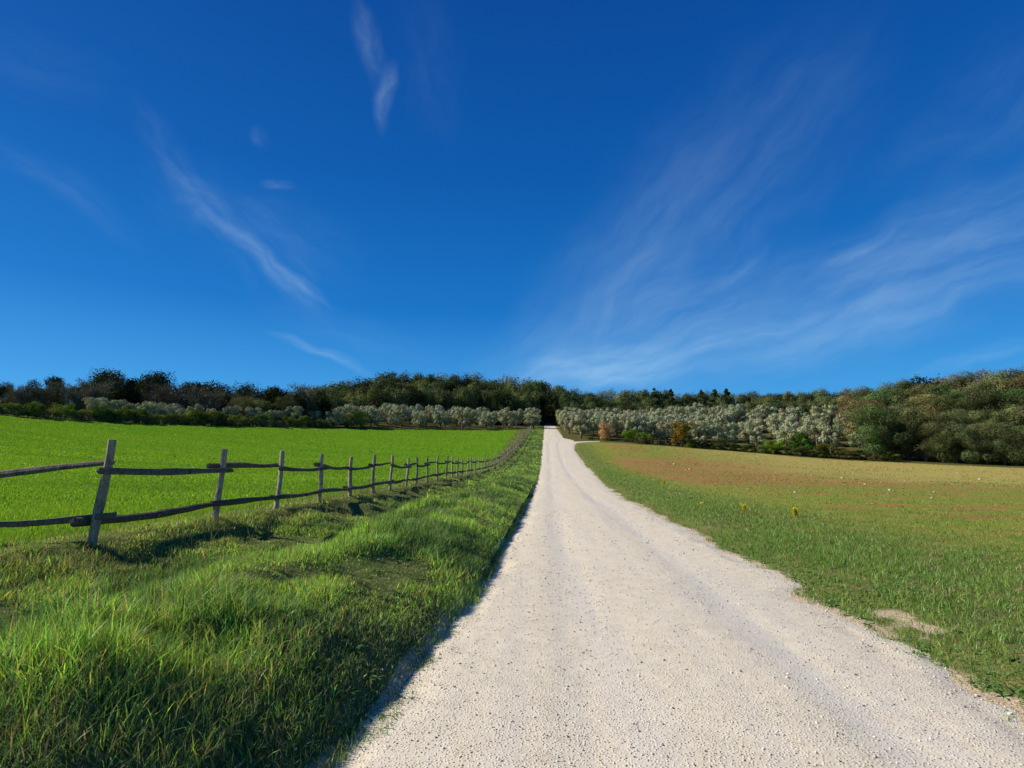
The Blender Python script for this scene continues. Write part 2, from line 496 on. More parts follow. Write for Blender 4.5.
def mixcol(pal, wts, n, jitter=.18):
    pal = np.array(pal); i = RNG.choice(len(pal), n, p=np.array(wts) / sum(wts))
    return pal[i] * (1 + RNG.normal(0, jitter, (n, 1))).clip(.4, 1.7) * (1 + RNG.normal(0, .05, (n, 3)))

G_FRESH = (.18, .38, .08); G_DEEP = (.055, .15, .03); G_YEL = (.28, .38, .065); G_STRAW = (.36, .28, .14); G_TAN = (.25, .185, .10); G_BLUE = (.16, .27, .11)

def verge_grass():
    X, Y, H, W, C = [], [], [], [], []
    for y0, y1, dens, w in ((.6, 3.5, 3600, .0055), (3.5, 7, 2900, .007), (7, 13, 1500, .010), (13, 24, 700, .016), (24, 48, 260, .028), (48, 150, 55, .065)):
        x, y = scatter(-7.4, -.8, y0, y1, dens)
        edge = road_l(y) - x
        tuft = fbm(x * 1.1, y * .9, 71, 3); fine = fbm(x * 4, y * 4, 72, 2)
        ditch = np.exp(-((x + 4.6) / .55) ** 2)
        keep = RNG.random(len(x)) < np.clip((tuft * .9 + fine * .8 - .35) * 1.9 + .45 * ditch + .35 * sstep(-4.9, -5.4, x) + .8 * sstep(.7, .2, edge), .05, 1) * sstep(-.26, .02, edge + (fine - .5) * .4) + .0 * ditch
        x, y, edge, tuft, fine = x[keep], y[keep], edge[keep], tuft[keep], fine[keep]
        crest = sstep(-4.4, -3.4, x) * sstep(-1.2, -2.2, x)
        tt = sstep(.3, .7, tuft)
        h = (.068 + .070 * sstep(0, .8, edge)) * (.28 + 1.1 * tt) * (.6 + .7 * RNG.random(len(x)))
        h = (h + .06 * crest * tt + .05 * sstep(.6, .1, edge)) * (1 - .35 * sstep(-3.6, -4.6, x)) * (1 + .25 * sstep(15, 60, y)) * (1 - .35 * sstep(1.5, .6, edge) * sstep(9, 4, y))
        c = mixcol([G_FRESH, G_DEEP, G_YEL, G_STRAW, G_BLUE], [4, 1.8, 2.4, .7, 1.8], len(x), .36)
        pc = fbm(x * .7, y * .7, 78, 3)[:, None]
        c = c * (1 + (sstep(.42, .62, pc) * .75 + .0) * np.array([1.1, .75, .2])) * (1 - .25 * sstep(.5, .35, pc))
        # dry seed-grass near the fence
        dry = sstep(-4.6, -5.6, x) * .50 + .06 * sstep(.4, .0, edge) + .14 * sstep(.5, .6, fbm(x * .6, y * .4, 77, 2)) + .32 * sstep(1.3, .5, edge) * sstep(9, 4, y)
        sw = RNG.random(len(x)) < dry
        c[sw] = mixcol([G_STRAW, G_TAN, G_YEL, (.27, .25, .14), (.10, .085, .045)], [1.6, 2, 2, 2.5, 1.2], int(sw.sum()))
        X.append(x); Y.append(y); H.append(h); W.append(np.full(len(x), w) * (.6 + .5 * RNG.random(len(x)) + 1.3 * (RNG.random(len(x)) < .12))); C.append(c)
    X, Y, H, W, C = map(np.concatenate, (X, Y, H, W, C))
    o = link('verge_grass', blades('verge_grass', X, Y, H, W, C, .5))
    tag(o, 'long tufted green grass with dry stalks on the bank between the gravel track and the fence', 'grass', kind='stuff')
    # fine tall seed stalks round the fence feet
    x, y = scatter(-7.2, -4.7, 2, 30, 18); x2, y2 = scatter(-6.6, -2.4, 3, 14, 4)
    x, y = np.concatenate([x, x2]), np.concatenate([y, y2])
    h = RNG.uniform(.18, .42, len(x)); w = np.full(len(x), .0045)
    c = mixcol([G_STRAW, G_TAN, G_YEL], [3, 2, 1.5], len(x))
    o = link('dry_stalks', blades('dry_stalks', x, y, h, w, c, .3))
    tag(o, 'thin dry straw stalks rising above the verge around the fence feet', 'dry grass', kind='stuff')
verge_grass()

def crop_grass():
    X, Y, H, W, C = [], [], [], [], []
    for y0, y1, x0, dens, w in ((2, 14, -16, 520, .011), (2, 14, -30, 230, .017), (14, 28, -36, 170, .024), (28, 50, -62, 60, .042), (50, 85, -92, 22, .075), (85, 150, -92, 9, .14)):
        x1 = {-30: -16, -92: -5.5}.get(x0, -7.0)
        x, y = scatter(x0, x1, y0, y1, dens)
        keep = RNG.random(len(x)) < np.clip(1.9 * fbm(x * 3.0, y * 3.0, 81, 2) - .25, .15, 1) * sstep(-6.6, -8.0, x) * sstep(1.0, -1.5, y - edge_y(x))
        x, y = x[keep], y[keep]
        h = .10 * (.6 + .8 * RNG.random(len(x))) * (1 + .3 * sstep(14, 60, y))
        c = mixcol([(.17, .36, .016), (.11, .26, .014), (.23, .40, .024)], [4, 2, 2.5], len(x), .2)
        pb = fbm(x * .06, y * .35, 85, 3)[:, None]; c = c * (1 + (pb - .5) * np.array([1.0, .7, .3]))
        X.append(x); Y.append(y); H.append(h); W.append(np.full(len(x), w) * (.7 + .6 * RNG.random(len(x)))); C.append(c)
    X, Y, H, W, C = map(np.concatenate, (X, Y, H, W, C))
    o = link('crop_grass', blades('crop_grass', X, Y, H, W, C, .5, segs=2, zoff=-.01))
    tag(o, 'short bright green cereal shoots covering the field behind the fence', 'crop', kind='stuff')
crop_grass()

def right_grass():
    X, Y, H, W, C = [], [], [], [], []
    for y0, y1, x1, dens, w in ((1, 6, 9, 1500, .007), (6, 13, 12, 900, .010), (13, 26, 14, 330, .017), (26, 60, 18, 80, .035), (60, 104, 18, 26, .07)):
        x, y = scatter(2.6, x1, y0, y1, dens)
        e = x - road_r(y)
        big = fbm(x * .9, y * .9, 91, 3); fine = fbm(x * 3.5, y * 3.5, 92, 2)
        strip = sstep(6.0, 2.0, e + (big - .5) * 5)
        bare = bare_mask(x, y)
        k = np.clip((big * 1.3 + fine - .58) * 2.2 + .3 * sstep(.8, .1, e), .08, 1) * sstep(-.12, .22, e + (fine - .5) * .5) * (.16 + .84 * strip) * np.clip(1 - .8 * bare, 0, 1)
        keep = RNG.random(len(x)) < k
        x, y, e, big, strip = x[keep], y[keep], e[keep], big[keep], strip[keep]
        h = (.055 + .05 * sstep(0, 1.2, e)) * (.5 + big) * (.7 + .6 * RNG.random(len(x))) * (.7 + .3 * strip)
        c = mixcol([(.19, .33, .045), G_DEEP, G_YEL, G_STRAW, G_BLUE], [4, .9, 4.5, .9, .5], len(x))
        sw = RNG.random(len(x)) < (1 - strip) * .6 + .08
        c[sw] = mixcol([G_YEL, (.28, .25, .06), G_TAN], [2, 2, 1], int(sw.sum()))
        X.append(x); Y.append(y); H.append(h); W.append(np.full(len(x), w) * (.7 + .6 * RNG.random(len(x)))); C.append(c)
    # sparse tufts out on the field
    for y0, y1, x0, x1, dens, w, hh in ((4, 20, 7, 24, 260, .012, .05), (20, 42, 10, 50, 34, .035, .06), (42, 72, 11, 75, 9, .08, .09), (72, 108, 11, 90, 4, .13, .12)):
        x, y = scatter(x0, x1, y0, y1, dens)
        keep = RNG.random(len(x)) < np.clip(2.6 * fbm(x * (1.6 if y1 < 50 else .35), y * (1.6 if y1 < 50 else .3), 95, 3) - .8, 0, 1) * sstep(2, -1, y - edge_y(x))
        x, y = x[keep], y[keep]
        X.append(x); Y.append(y); H.append(hh * (.5 + RNG.random(len(x)))); W.append(np.full(len(x), w)); C.append(mixcol([(.17, .27, .035), (.25, .28, .05), (.38, .30, .10)], [3, 3, 1.5 + 2 * (y1 > 50)], len(x)))
    X, Y, H, W, C = map(np.concatenate, (X, Y, H, W, C))
    o = link('roadside_grass', blades('roadside_grass', X, Y, H, W, C, .6, segs=2, zoff=-.008))
    tag(o, 'short green roadside grass thinning out into the stubbly yellow brown field right of the track', 'grass', kind='stuff')
right_grass()

def broad_weeds():
    """low rosettes of broad leaves"""
    V, Fc, C = [], [], []; o = 0
    def rosette(cx, cy, size, nl, col):
        nonlocal o
        cz = float(terrain(cx, cy))
        for i in range(nl):
            a = RNG.uniform(0, 2 * np.pi); L = size * RNG.uniform(.5, 1.1); up = RNG.uniform(.15, .8); w = L * RNG.uniform(.16, .28)
            d = np.array([math.cos(a), math.sin(a)]); n_ = np.array([-d[1], d[0]])
            prof = [(0, .15, 0), (.35, .8, up * .5), (.7, 1, up * .62), (1, .05, up * .45)]
            for t, ww, hz in prof:
                for s in (-1, 1):
                    V.append((cx + d[0] * L * t + n_[0] * w * ww * s * .5, cy + d[1] * L * t + n_[1] * w * ww * s * .5, cz + hz * L + (.004 if s > 0 else 0)))
            for q in range(3): Fc.append((o + 2 * q, o + 2 * q + 1, o + 2 * q + 3, o + 2 * q + 2))
            C.extend([np.array(col) * RNG.uniform(.7, 1.35)] * 8); o += 8
    for _ in range(520):
        y = RNG.uniform(1.6, 12); x = float(road_r(y)) + abs(RNG.normal(.1, .8)) + .02
        if bare_mask(x, y) > .3: continue
        rosette(x, y, RNG.uniform(.035, .085), 10, (.17, .29, .07))
    for _ in range(420):
        y = RNG.uniform(1.2, 10); x = float(road_l(y)) - abs(RNG.normal(0.1, .8)) - .12
        rosette(x, y, RNG.uniform(.035, .09), 9, (.10, .18, .045))
    ob = link('broadleaf_weeds', mesh_np('broadleaf_weeds', np.array(V), np.array(Fc), M_GRASS, np.array(C)))
    tag(ob, 'low broad leaved weeds along both edges of the gravel track', 'weeds', kind='stuff')
broad_weeds()

# ------------------------------------------------------------------ pebbles
def ico():
    t = (1 + 5 ** .5) / 2
    v = np.array([(-1, t, 0), (1, t, 0), (-1, -t, 0), (1, -t, 0), (0, -1, t), (0, 1, t), (0, -1, -t), (0, 1, -t), (t, 0, -1), (t, 0, 1), (-t, 0, -1), (-t, 0, 1)], float)
    v /= np.linalg.norm(v[0])
    f = np.array([(0, 11, 5), (0, 5, 1), (0, 1, 7), (0, 7, 10), (0, 10, 11), (1, 5, 9), (5, 11, 4), (11, 10, 2), (10, 7, 6), (7, 1, 8), (3, 9, 4), (3, 4, 2), (3, 2, 6), (3, 6, 8), (3, 8, 9), (4, 9, 5), (2, 4, 11), (6, 2, 10), (8, 6, 7), (9, 8, 1)])
    return v, f

def gravel():
    iv, jf = ico()
    xs, ys, rs = [], [], []
    for y0, y1, dens, r in ((1.2, 4, 1100, .0036), (4, 9, 420, .0050), (9, 20, 60, .0085)):
        x, y = scatter(-2.0, 4.6, y0, y1, dens)
        l, r_ = road_l(y), road_r(y)
        e = np.minimum(x - l, r_ - x)
        lane = np.minimum(abs(x - .25), abs(x - 1.95))
        k = (e > -.15) & (RNG.random(len(x)) < .35 + .65 * np.exp(-(np.clip(e, 0, 9) / .35) ** 2) + .3 * (lane < .35))
        x, y = x[k], y[k]; xs.append(x); ys.append(y); rs.append(r * np.exp(RNG.normal(0, .42, len(x)).clip(-1, .75)))
    x, y, r = map(np.concatenate, (xs, ys, rs)); n = len(x)
    l, rr = road_l(y) - .45, road_r(y) + .45
    e = np.minimum(x - l, rr - x)
    z = profile(y) + .055 * sstep(0, .9, e) - .043 + .03 * (1 - ((x - (l + rr) / 2) / ((rr - l) / 2)) ** 2)
    for lane in (.25, 1.95): z = z - .018 * np.exp(-((x - lane) / .28) ** 2)
    z = z + (fbm(x * 6, y * 6, 61, 3) - .5) * .014 + (fbm(x * .8, y * .8, 62, 3) - .5) * .02
    z = z + np.where(e < .7, (fbm(x * 2.2, y * 2.2, 63, 3) - .5) * .07, 0)
    z = np.maximum(z, np.where(e < .5, terrain(x, y), -9))
    sc = r[:, None] * RNG.uniform(.6, 1.35, (n, 3)) * np.array([1, 1, .7])
    rad = RNG.uniform(.8, 1.2, (n, 12, 1))
    P = iv[None] * rad * sc[:, None]
    a = RNG.uniform(0, 6.28, n); c, s = np.cos(a)[:, None], np.sin(a)[:, None]
    P = np.stack([P[..., 0] * c - P[..., 1] * s, P[..., 0] * s + P[..., 1] * c, P[..., 2]], -1)
    P += np.stack([x, y, z + r * .25], -1)[:, None]
    f = (np.arange(n)[:, None, None] * 12 + jf[None]).reshape(-1, 3)
    col = mixcol([(.60, .53, .42), (.70, .65, .56), (.30, .26, .21), (.46, .40, .33), (.16, .14, .12)], [4, 1.6, 1.6, 2.4, .8], n, .12)
    o = link('gravel', mesh_np('gravel', P.reshape(-1, 3), f, M_PEB, np.repeat(col.clip(0, .85), 12, axis=0)))
    tag(o, 'loose pale and grey gravel lying on the white track', 'gravel', kind='stuff')
mp = NT('pebble'); mp.principled(mp.n('ShaderNodeAttribute', attribute_name='tint').outputs['Color'], .9); M_PEB = mp.m
gravel()

def field_stone(size, seed):
    iv, jf = ico(); rs = np.random.default_rng(seed)
    # one subdivision for a less regular outline
    v = list(iv); f2 = []; cache = {}
    def mid(a, b):
        k = (min(a, b), max(a, b))
        if k not in cache: m_ = v[a] + v[b]; v.append(m_ / np.linalg.norm(m_)); cache[k] = len(v) - 1
        return cache[k]
    for a, b, c in jf:
        ab, bc, ca = mid(a, b), mid(b, c), mid(c, a); f2 += [(a, ab, ca), (b, bc, ab), (c, ca, bc), (ab, bc, ca)]
    v = np.array(v) * rs.uniform(.78, 1.15, (len(v), 1)) * np.array([1.1, .85, .6])
    return mesh_np('stone', v, np.array(f2), M_STONE)
st_me = [field_stone(1, s) for s in range(3)]
stone_px = [(748, 488), (795, 491), (842, 477), (890, 489), (865, 483), (932, 497), (716, 487), (690, 468), (674, 463), (672, 459), (812, 474), (980, 478), (776, 471), (727, 462), (830, 501), (958, 480), (905, 480), (853, 471), (766, 497), (700, 479)]
for i in range(22):
    stone_px.append((random.uniform(640, 1010), random.uniform(458, 505)))
for i, (px, py) in enumerate(stone_px):
    py += 1.5
    p = at(px, py)
    if p[0] < 6 or p[1] > 80: continue
    d = math.hypot(p[0], p[1])
    o = link('stone', st_me[i % 3], None, (p[0], p[1], float(terrain(p[0], p[1])) + .015))
    s = random.uniform(.5, .9) * (.0018 * d + .012) * (1.5 if i < 12 else .8)
    o.scale = (s, s, s); o.rotation_euler.z = random.uniform(0, 6)
    tag(o, 'small pale stone lying loose on the bare field right of the track', 'stone', 'pale stones scattered over the right field')

# ------------------------------------------------------------------ wooden fence
def dir_az(px):
    d = ray(px, 470); return math.atan2(d[0], d[1])
post_px = [97, 218, 278.5, 320, 350, 373, 390, 406.5, 417, 427.5, 437, 446, 452.2, 457.3, 462.1, 467, 471.3, 475.2, 478.6, 481.7, 485, 488, 491.2, 494.2, 497]
def fence_x(y): return np.interp(y, [0, 30, 70, 90, 150], [-6.1, -6.1, -6.1, -5.6, -4.3])
posts = []
for px in post_px:
    t = math.tan(dir_az(px)); y = 10.0
    for _ in range(30): y = float(fence_x(y)) / t
    posts.append((float(fence_x(y)), y))
posts = [(posts[0][0] - 5.0, posts[0][1] + .1), (posts[0][0] - 2.55, posts[0][1] + .05)] + posts
y = posts[-1][1]
while y < 147:
    y += 2.35; posts.append((float(fence_x(y)), y))
lean = {2: (.11, .0, 1.38), 3: (.06, .02, 1.30), 4: (.05, 0, 1.32), 5: (.03, 0, 1.30)}

fence = bpy.data.objects.new('wooden_fence', None); COL.objects.link(fence)
fence.location = (posts[2][0], posts[2][1], float(terrain(*posts[2])))
tag(fence, 'rustic split rail wooden fence with leaning weathered posts running along the green field', 'fence')
FL = np.array(fence.location)
FR = random.Random(3)
tops = []
for i, (x, y) in enumerate(posts):
    z = float(terrain(x, y)); lx, ly, h = lean.get(i, (FR.uniform(-.03, .06), FR.uniform(-.04, .04), FR.uniform(1.2, 1.34)))
    near = i < 16
    n = 9 if near else 4
    t = np.linspace(0, 1, n)
    H = h + .25
    pts = np.stack([lx * t * H + .012 * np.sin(t * 7 + i), ly * t * H + .012 * np.cos(t * 5 + i * 2), -.25 + H * t], -1)
    r0 = FR.uniform(.052, .064) if i != 2 else .062
    rad = r0 * (1 - .14 * t) * (1 + (.08 * np.sin(t * 9 + i * 1.7) if near else 0))
    g = tube(pts, rad, 10 if near else 6, .14, i + 5)
    o = link('post', mesh_poly('post', g, M_POST), fence)
    o.location = np.array([x, y, z]) - FL
    tops.append((x, y, z, lx, ly, h))
tag(fence.children[2], 'thick leaning weathered post')
def on_post(i, frac):
    x, y, z, lx, ly, h = tops[i]
    return np.array([x + lx * frac * h, y + ly * frac * h, z + frac * h])
for i in range(len(posts) - 1):
    near = i < 16
    for lvl, frac in ((0, .235), (1, .73)):
        s = .085 if (i + lvl) % 2 else -.085          # rails alternate in front of and behind the posts
        up = .05 if (i % 2) else -.045
        if lvl == 0: up *= .6
        a = on_post(i, frac); b = on_post(i + 1, frac)
        a = a + np.array([0, 0, up]); b = b + np.array([0, 0, up * (.9 if FR.random() < .7 else -.2)])
        off = np.array([s, 0, 0]); d = (b - a) / np.linalg.norm(b - a)
        n = 12 if near else 4
        t = np.linspace(0, 1, n)
        A = a + off - d * FR.uniform(.16, .3); B = b + off + d * FR.uniform(.14, .28)
        P = A + (B - A) * t[:, None]
        ph, amp = FR.uniform(0, 6), FR.uniform(.006, .020)
        P[:, 2] += amp * np.sin(t * FR.uniform(4, 8) + ph) - .03 * np.sin(t * math.pi)
        P[:, 0] += amp * .7 * np.cos(t * 5 + ph)
        r0 = FR.uniform(.042, .053)
        rad = r0 * (1 + .12 * np.sin(t * 8 + ph)) * (1.1 - .25 * t)
        P = P - A
        g = tube(P, rad, 8 if near else 5, .30, i * 7 + lvl)
        # lay the mesh along its own z so the grain follows the rail
        o = link('rail', mesh_poly('rail', g, M_RAIL), fence)
        o.location = A - FL

# ------------------------------------------------------------------ trees
def rnd_dir(n, rs):
    v = rs.normal(size=(n, 3)); return v / np.linalg.norm(v, axis=1)[:, None]

def leaf_quads(P, N, size, rs, aspect=.6):
    n = len(P)
    T = np.cross(N, rnd_dir(n, rs)); T /= np.linalg.norm(T, axis=1)[:, None] + 1e-9
    B = np.cross(N, T)
    s = (size * rs.uniform(.6, 1.4, n))[:, None]
    a, b = T * s * .5, B * s * .5 * aspect
    V = np.stack([P - a, P + b * 1.0 + a * .1, P + a, P - b + a * .1], 1)
    return V.reshape(-1, 3), np.arange(4 * n).reshape(n, 4)

def crown(kind, seed):
    """crown of height 1 (trunk foot at 0), leaf clumps through the volume"""
    rs = np.random.default_rng(seed)
    K = dict(
        oak=(24, 330, .029, .185, 1.0), olive=(32, 190, .042, .15, .8), pine=(80, 90, .022, .11, 1.0),
        shrub=(16, 170, .055, .20, .9), big=(26, 620, .0175, .185, 1.0))[kind]
    nc, nl, ls, cr, _ = K
    C, R = [], []
    for i in range(nc):
        u = rs.random(); a = rs.uniform(0, 2 * np.pi)
        if kind == 'oak':
            zz = .12 + .74 * u; rr = .22 * math.sin(math.pi * min(1, (zz - .02) / 1.0)) ** .55 * rs.uniform(.3, 1)
        elif kind == 'big':
            zz = .14 + .74 * u; rr = .33 * math.sin(math.pi * min(1, (zz - .02))) ** .5 * rs.uniform(.3, 1)
        elif kind == 'olive':
            zz = .20 + .64 * u; rr = .42 * math.sqrt(max(.05, 1 - ((zz - .50) / .52) ** 2)) * rs.uniform(.35, 1)
        elif kind == 'pine':
            zz = .15 + .80 * u; rr = .24 * (1.0 - zz) ** .9 * rs.uniform(.3, 1.1)
        else:
            zz = .16 + .6 * u; rr = .48 * math.sqrt(max(.05, 1 - ((zz - .3) / .62) ** 2)) * rs.uniform(.3, 1)
        C.append((rr * math.cos(a), rr * math.sin(a), zz)); R.append(cr * rs.uniform(.55, 1.1) * (1 if kind != 'pine' else (1.2 - zz)))
    P, N, col = [], [], []
    base = {'oak': (.108, .132, .050), 'big': (.135, .15, .060), 'olive': (.345, .37, .215), 'pine': (.06, .08, .035), 'shrub': (.085, .12, .025)}[kind]
    for c, r in zip(C, R):
        d = rnd_dir(nl, rs); rad = r * rs.uniform(.25, 1.0, nl)[:, None] ** .5
        lump = 1 + .22 * np.sin(d[:, :1] * 5 + c[0] * 9) * np.cos(d[:, 1:2] * 6 + c[2] * 7)
        p = np.array(c) + d * rad * lump * np.array([1, 1, 1.25 if kind == 'oak' else .85])
        nn = d + (.30 if kind != 'oak' else .42) * rnd_dir(nl, rs); nn /= np.linalg.norm(nn, axis=1)[:, None]
        P.append(p); N.append(nn)
        cb = np.array(base) * (rs.uniform(.86, 1.16) if kind == 'olive' else rs.uniform(.7, 1.4)) * (1 + rs.normal(0, .06, 3))
        col.append(cb * (1 + rs.normal(0, .13, (nl, 1))).clip(.4, 1.8))
    P, N, col = np.vstack(P), np.vstack(N), np.vstack(col)
    k = P[:, 2] > .03; P, N, col = P[k], N[k], col[k]
    P[:, 2] *= 1.0 / P[:, 2].max()
    V, Fq = leaf_quads(P, N, ls, rs, .65)
    return V, Fq, np.repeat(col, 4, axis=0), C

def trunk_geo(C, seed, r0, split, sides=6):
    rs = np.random.default_rng(seed)
    parts = []
    pts = [(0, 0, -.04), (.004, 0, split * .5), (.01 * rs.normal(), .01 * rs.normal(), split), (0, 0, min(.8, split + .35))]
    parts.append(tube(pts, [r0 * 1.25, r0, r0 * .8, r0 * .2], sides, .15, seed))
    for i in rs.choice(len(C), min(9, len(C)), replace=False):
        c = np.array(C[i]); z0 = split * rs.uniform(.75, 1.25)
        if c[2] < z0: z0 = max(.03, c[2] * .6)
        m_ = np.array([c[0] * .45, c[1] * .45, z0 + (c[2] - z0) * .55])
        parts.append(tube([(0, 0, z0), m_, c], [r0 * .5, r0 * .33, r0 * .1], 5, .15, seed + i + 1, cap=False))
    return join_geo(parts)

def tree_proto(name, kind, seed, mat, r0=.02, split=.3):
    V, Fq, col, C = crown(kind, seed)
    cm = mesh_np(name + '_crown', V, Fq, mat, col)
    tm = mesh_poly(name + '_trunk', trunk_geo(C, seed, r0, split), M_BARK, True)
    return name, cm, tm

def bare_proto(name, seed, col=(.17, .125, .085), leafy=.0):
    rs = np.random.default_rng(seed)
    parts = [tube([(0, 0, -.04), (.01, 0, .2), (0, .01, .5), (.01, 0, .8)], [.028, .02, .012, .004], 6, .1, seed)]
    tips = []
    for i in range(26):
        a = rs.uniform(0, 6.28); z0 = rs.uniform(.15, .6); L = rs.uniform(.25, .45) * (1.1 - z0 * .5)
        e = np.array([math.cos(a) * L * .75, math.sin(a) * L * .75, z0 + L * rs.uniform(.55, 1.0)])
        mm = np.array([e[0] * .5, e[1] * .5, z0 + (e[2] - z0) * .35])
        parts.append(tube([(0, 0, z0), mm, e], [.010, .006, .002], 4, 0, seed + i, cap=False)); tips += [mm, e, (mm + e) / 2, (mm * .5 + np.array([0, 0, z0]) * .5)]
    tm = mesh_poly(name + '_trunk', join_geo(parts), M_BARK, True)
    tips = np.array(tips); n = 2600
    b = tips[rs.integers(0, len(tips), n)] + rs.normal(0, .03, (n, 3))
    d = rnd_dir(n, rs) * np.array([1, 1, .6]) + np.array([0, 0, .8]) + b * np.array([1.6, 1.6, .2]); d /= np.linalg.norm(d, axis=1)[:, None]
    L = rs.uniform(.04, .12, n)[:, None]; s = np.cross(d, rnd_dir(n, rs)); s /= np.linalg.norm(s, axis=1)[:, None]
    w = .0035
    V = np.stack([b - s * w, b + s * w, b + d * L + s * w * .3, b + d * L - s * w * .3], 1).reshape(-1, 3)
    Fq = np.arange(4 * n).reshape(n, 4)
    cc = np.repeat(np.array(col) * (1 + rs.normal(0, .2, (n, 1))), 4, axis=0)
    if leafy > 0:
        m_ = int(2200 * leafy); pl = tips[rs.integers(0, len(tips), m_)] + rs.normal(0, .05, (m_, 3))
        v2, f2 = leaf_quads(pl, rnd_dir(m_, rs), .03, rs)
        c2 = np.repeat(np.array(col) * 1.25 * (1 + rs.normal(0, .25, (m_, 1))), 4, axis=0)
        Fq = np.vstack([Fq, f2 + len(V)]); V = np.vstack([V, v2]); cc = np.vstack([cc, c2])
    zs = V[:, 2].max(); V = V / np.array([1, 1, zs])
    V = V[:, :] ; cm = mesh_np(name + '_crown', V, Fq, M_TWIG, cc.clip(0.01, 1))
    return name, cm, tm

def recolor(me, f, name):
    c = me.copy(); c.name = name
    ca = c.color_attributes['tint']; a = np.zeros(len(c.vertices) * 4, np.float32); ca.data.foreach_get('color', a)
    a = a.reshape(-1, 4); a[:, :3] *= np.array(f); ca.data.foreach_set('color', a.ravel()); return c

OAK = [tree_proto('oak_tree', 'oak', 100 + i, M_LEAF) for i in range(5)]
BIG = [tree_proto('oak_tree', 'big', 200 + i, M_LEAF, .022, .28) for i in range(4)]
PINE = [tree_proto('pine_tree', 'pine', 300 + i, M_LEAF, .016, .4) for i in range(2)]
OLIVE = [tree_proto('olive_tree', 'olive', 400 + i, M_OLIVE, .035, .28) for i in range(5)]
SHRUB = [tree_proto('shrub', 'shrub', 500 + i, M_LEAF, .012, .12) for i in range(4)]
BARE = [bare_proto('bare_tree', 600 + i, (.155, .14, .085), .55) for i in range(3)]
def variant(p, f, name=None):
    return (name or p[0], recolor(p[1], f, p[1].name), p[2])
DARK = [variant(p, (.36, .36, .40)) for p in OAK]
LIGHT = [variant(p, (1.35, 1.3, 1.2)) for p in OAK]
RUSTY = [variant(p, (1.28, 1.0, 1.0)) for p in BIG]       # brown autumn oaks
GREENER = [variant(p, (.66, .88, .70)) for p in BIG]

used = set()
def plant(proto, x, y, h, label, cat, group=None, wide=1.0, name=None, sink=.1):
    nm, cm, tm = proto
    e = bpy.data.objects.new(name or nm, None); COL.objects.link(e)
    e.location = (x, y, float(terrain(x, y)) - sink); e.rotation_euler = (0, 0, random.uniform(0, 6.28))
    e.scale = (h * wide, h * wide * random.uniform(.9, 1.1), h)
    tag(e, label, cat, group)
    link('crown', cm, e); link('trunk', tm, e)
    return e

def plant_px(proto, px, dist, py_top, label, cat, group=None, wide=1.0, name=None, hmin=1, hmax=20):
    x, y = along(px, dist)
    h = z_at_py(x, y, py_top) - float(terrain(x, y))
    return plant(proto, x, y, max(hmin, min(hmax, h)), label, cat, group, wide, name)

SKX = [-60, 0, 25, 45, 70, 90, 105, 118, 130, 150, 168, 180, 200, 240, 255, 275, 295, 310, 350, 372, 390, 430, 480, 530, 560, 600, 650, 700, 740, 800, 850, 875, 900, 925, 950, 980, 1024, 1090]
SKY_ = [385, 381, 377, 376, 376, 371, 368, 374, 377, 370, 373, 381, 380, 381, 387, 385, 388, 380, 378, 374, 369, 372, 373, 377, 383, 388, 389, 391, 389, 389, 388, 385, 379, 377, 375, 371, 363, 355]
def skyline(px): return float(np.interp(px, SKX, SKY_))

R = random.Random(11)
UNDER = [variant(SHRUB[k_], (.7, .7, .8)) for k_ in range(4)]
# --- forest behind the groves, left of the road mouth to the right hill
def forest_band(px0, px1, step, dists, protos, label, group, drop=(0, 14), wide=(.8, 1.1), hmax=24, cat='tree'):
    for k, dist in enumerate(dists):
        px = px0 + R.uniform(0, step)
        while px < px1:
            top = skyline(px) + (drop[1] * (1 - k / max(1, len(dists) - 1)) if len(dists) > 1 else 0) + R.uniform(drop[0] - 2, drop[0] + 5)
            plant_px(R.choice(protos), px, dist + R.uniform(-3, 3), top, label, cat, group, R.uniform(*wide), hmax=hmax, hmin=6)
            px += step * R.uniform(.75, 1.25)
forest_band(298, 540, 8.5, (193, 203, 214), OAK + LIGHT + OAK + DARK[:2], 'tall dark green forest tree in the wood behind the olives, left of the road mouth', 'forest trees left of the road mouth')
forest_band(562, 872, 8.5, (193, 203, 214), OAK + OAK + LIGHT[:3], 'dark green forest tree in the long wood behind the olive grove right of the road', 'forest trees behind the right olive grove')
for px, top in ((541, 380), (549, 381), (557, 383), (545, 388), (553, 390)):
    plant_px(R.choice(OAK), px, 222 + R.uniform(0, 10), top, 'dark forest tree closing the road at its far end', 'tree', 'forest trees closing the far end of the road', 1.2)
for k_, (x_, y_) in enumerate(((-2.2, 203), (.6, 204), (3.2, 203), (-.6, 206), (2.0, 207), (-4.6, 201), (5.6, 202))):  # bushes added to darken the road mouth in place of tree shade
    plant(variant(SHRUB[k_ % 4], (1.0, 1.0, 1.1)), x_, y_, 3.6, 'added bush standing in for the shade at the end of the road', 'bush', 'added bushes darkening the end of the road', 1.2, name='undergrowth_bush')
for k_ in range(64):
    px_ = 300 + k_ * 9.0
    if 538 < px_ < 558: continue
    x_, y_ = along(px_, 188 + R.uniform(-2, 3))
    plant(R.choice(UNDER), x_, y_, R.uniform(3.4, 5.0), 'dark undergrowth bush along the foot of the forest behind the olives', 'bush', 'undergrowth along the foot of the forest', R.uniform(1.2, 1.5), name='undergrowth_bush')
for px in (655, 672, 702, 716, 728):
    plant_px(PINE[px % 2], px, 200, skyline(px) - 1.5, 'pointed dark conifer poking above the forest line right of the road', 'conifer', 'pointed conifers in the forest line', 1.25)

